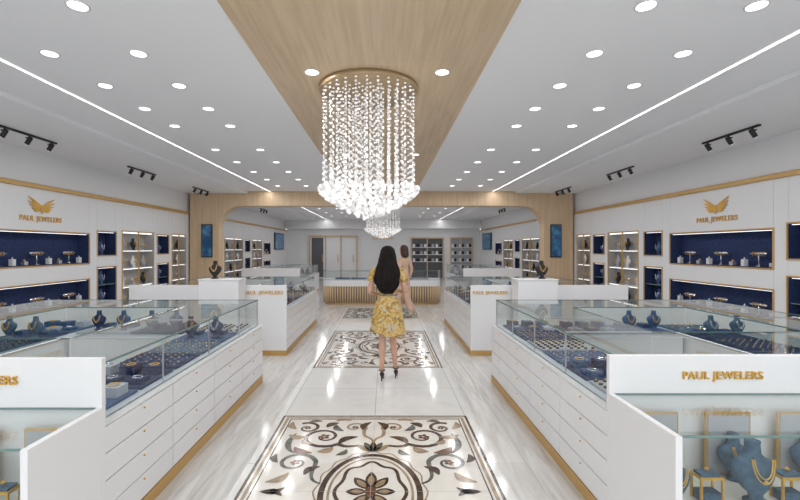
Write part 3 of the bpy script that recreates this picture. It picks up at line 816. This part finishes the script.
def woman_in_dress():
    R = empty('woman_in_yellow_dress', (.135, 5.50, 0), (0, 0, math.radians(-6)))
    P = {'pel': (0,0,.96,.12,.095), 'waist': (0,0,1.09,.095,.075), 'chest': (0,.005,1.25,.125,.09), 'up': (0,-.005,1.36,.10,.075),
         'neck': (0,-.005,1.44,.048), 'nk2': (0,.005,1.50,.045),
         'shl': (-.155,-.01,1.375,.048), 'ell': (-.235,-.04,1.12,.036), 'wrl': (-.14,.17,1.07,.023),
         'shr': (.155,-.01,1.375,.048), 'elr': (.235,-.03,1.12,.036), 'wrr': (.12,.18,1.12,.023),
         'hl': (-.075,0,.88,.088), 'knl': (-.066,-.005,.52,.050), 'cal': (-.068,-.035,.38,.046), 'anl': (-.070,-.045,.13,.028), 'fl': (-.072,.035,.045,.024),
         'hr': (.075,0,.88,.088), 'knr': (.064,.03,.52,.050), 'car': (.075,.03,.38,.046), 'anr': (.095,.085,.13,.028), 'fr': (.102,.165,.045,.024)}
    E = [('pel','waist'),('waist','chest'),('chest','up'),('up','neck'),('neck','nk2'),('up','shl'),('shl','ell'),('ell','wrl'),('up','shr'),('shr','elr'),('elr','wrr'),
         ('pel','hl'),('hl','knl'),('knl','cal'),('cal','anl'),('anl','fl'),('pel','hr'),('hr','knr'),('knr','car'),('car','anr'),('anr','fr')]
    skin('body', P, E, 'skin', 'pel', R)
    hand('hand_l', (-.135,.185,1.07), (.5,.8,.1), (0,-.1,1), (.8,-.5,0), R, .4); hand('hand_r', (.115,.195,1.12), (-.4,.85,.15), (0,-.1,1), (-.85,-.4,0), R, .4)
    head(R, (0,.01,1.585), 'hair')
    d = MB()
    rs = [(0,.0,1.415,.135,.07),(0,0,1.385,.165,.088),(0,.002,1.33,.165,.10),(0,.005,1.25,.15,.105),(0,.003,1.17,.128,.095),(0,0,1.09,.115,.088),(0,-.005,1.05,.122,.095),(0,-.005,.98,.155,.12),
          (0,0,.90,.175,.138),(0,0,.82,.187,.15),(0,0,.74,.200,.16),(0,0,.66,.212,.17),(.0,0,.60,.22,.178)]
    def fn(p, a, z):
        if z > 1.06: return p
        k = (1.06-z)/.46; q = 1+.055*k*math.sin(9*a+3*z)+.03*k*math.sin(17*a)
        zz = z+(.03*math.sin(2*a+.6)+.012*math.sin(9*a))*k
        return (p[0]*q, p[1]*q, zz)
    d.rings(rs, 'dress', 72, cap=False, fn=fn)
    for s in (-1, 1):
        d.tube([(s*.12,-.005,1.40),(s*.165,-.012,1.375),(s*.19,-.02,1.31),(s*.207,-.03,1.25)], [.05,.060,.058,.060], 'dress', 18)
    d.tube([(.119*math.cos(q), .092*math.sin(q), 1.085) for q in [2*math.pi*i/28 for i in range(28)]], .012, 'tan', 6, True)
    o = d.build('dress', R)
    h = MB()
    rs = [(0,0,1.712,.012,.014),(0,-.003,1.705,.04,.045),(0,-.006,1.685,.07,.08),(0,-.008,1.65,.089,.104),(0,-.012,1.60,.100,.112),(0,-.02,1.55,.110,.110),(.003,-.04,1.48,.126,.095),(0,-.065,1.42,.145,.08),
          (.005,-.085,1.36,.160,.072),(-.005,-.10,1.30,.165,.066),(0,-.11,1.24,.155,.058),(.008,-.115,1.19,.13,.05),(0,-.115,1.15,.10,.036),(0.02,-.115,1.11,.05,.015)]
    def fh(p, a, z):
        q = 1+.06*math.sin(7*a+28*z)+.05*math.sin(15*a-17*z)+.03*math.sin(23*a+40*z); x, y = p[0]*q, p[1]
        if math.sin(a) < 0: y *= q
        if z < 1.665: y = min(y, .035-.25*max(0, 1.6-z)*.6 if z > 1.3 else y)
        return (x, y, z+(.02*math.sin(5*a) if z < 1.17 else 0))
    h.rings(rs, 'hair', 60, fn=fh)
    o = h.build('hair', R); ss = o.modifiers.new('s', 'SUBSURF'); ss.levels = 1; ss.render_levels = 1
    s = MB(); heel_shoe(s, -.070, -.04); heel_shoe(s, .097, .09); s.build('high_heel_shoes', R)
    p = MB(); p.box(-.04, .035, .27, .28, 1.06, 1.20, 'black'); p.build('phone', R)
woman_in_dress()

def woman_in_suit():
    R = empty('woman_in_peach_suit', (.55, 10.35, 0), (0, 0, math.radians(50)), 1.02)
    P = {'pel': (0,0,.97,.12,.095), 'waist': (0,0,1.10,.095,.075), 'chest': (0,.005,1.26,.125,.09), 'up': (0,-.005,1.37,.10,.075), 'neck': (0,-.005,1.45,.048), 'nk2': (0,.01,1.51,.045),
         'shl': (-.155,-.01,1.385,.046), 'ell': (-.22,-.04,1.13,.036), 'wrl': (-.15,.17,1.12,.023),
         'shr': (.155,-.01,1.385,.046), 'elr': (.21,-.07,1.12,.036), 'wrr': (.20,.04,.90,.023),
         'hl': (-.08,0,.90,.088), 'knl': (-.075,.10,.52,.052), 'anl': (-.075,.12,.10,.03), 'hr': (.08,0,.90,.088), 'knr': (.08,-.02,.50,.052), 'anr': (.085,-.20,.12,.03)}
    E = [('pel','waist'),('waist','chest'),('chest','up'),('up','neck'),('neck','nk2'),('up','shl'),('shl','ell'),('ell','wrl'),('up','shr'),('shr','elr'),('elr','wrr'),
         ('pel','hl'),('hl','knl'),('knl','anl'),('pel','hr'),('hr','knr'),('knr','anr')]
    skin('body', P, E, 'skin', 'pel', R)
    J = {k: v for k, v in P.items() if k not in ('neck', 'nk2', 'hl', 'hr', 'knl', 'knr', 'anl', 'anr')}
    J = {k: (*v[:3], *(r+.022 for r in v[3:])) for k, v in J.items()}; J['hem'] = (0, 0, .84, .165, .13)
    skin('jacket', J, [e for e in E if e[0] in J and e[1] in J]+[('pel', 'hem')], 'peach', 'pel', R)
    T = {'pel': (0,0,.94,.135,.11), 'hl': (-.08,.01,.84,.11), 'knl': (-.075,.10,.52,.085), 'anl': (-.075,.115,.12,.085), 'hr': (.08,0,.84,.11), 'knr': (.08,-.02,.50,.085), 'anr': (.085,-.18,.14,.085)}
    skin('trousers', T, [('pel','hl'),('hl','knl'),('knl','anl'),('pel','hr'),('hr','knr'),('knr','anr')], 'peach', 'pel', R)
    hand('hand_l', (-.145,.185,1.12), (.3,.9,.1), (0,-.1,1), (.9,-.3,0), R, .4); hand('hand_r', (.20,.045,.885), (0,.1,-1), (1,0,0), (0,1,.1), R, .35)
    head(R, (0,.015,1.595), 'hair2')
    h = MB()
    rs = [(0,0,1.722,.012,.014),(0,-.003,1.715,.04,.045),(0,-.006,1.695,.07,.08),(0,-.008,1.66,.087,.102),(0,-.012,1.61,.094,.108),(0,-.02,1.56,.098,.104),(0,-.03,1.50,.10,.095),(0,-.04,1.45,.09,.08),(0,-.045,1.42,.04,.035)]
    def fh(p, a, z):
        q = 1+.02*math.sin(9*a+20*z); y = p[1]*q
        if z < 1.675: y = min(y, .035-.2*max(0, 1.6-z))
        return (p[0]*q, y, z)
    h.rings(rs, 'hair2', 36, fn=fh); h.build('hair', R)
    s = MB(); heel_shoe(s, -.075, .115, k='tan'); heel_shoe(s, .085, -.2, k='tan'); s.build('high_heel_shoes', R)
woman_in_suit()

# ------------------------------------------------------------------ world + camera
wd = bpy.data.worlds.new('daylight_fill'); S.world = wd; wd.use_nodes = True
bg = wd.node_tree.nodes['Background']; bg.inputs[0].default_value = (.96, .975, 1, 1); bg.inputs[1].default_value = 2.6  # uniform fill through the added windows, raised to brighten the ceiling

cam = bpy.data.cameras.new('camera'); co = bpy.data.objects.new('camera', cam); COL.objects.link(co)
co.location = (.1, 0, 1.68); co.rotation_euler = (math.pi/2, 0, 0)
cam.sensor_width = 36; cam.lens = 430/800*36; cam.shift_x = 15/800; cam.shift_y = -2/800
cam.clip_start = .05; cam.clip_end = 100
S.camera = co
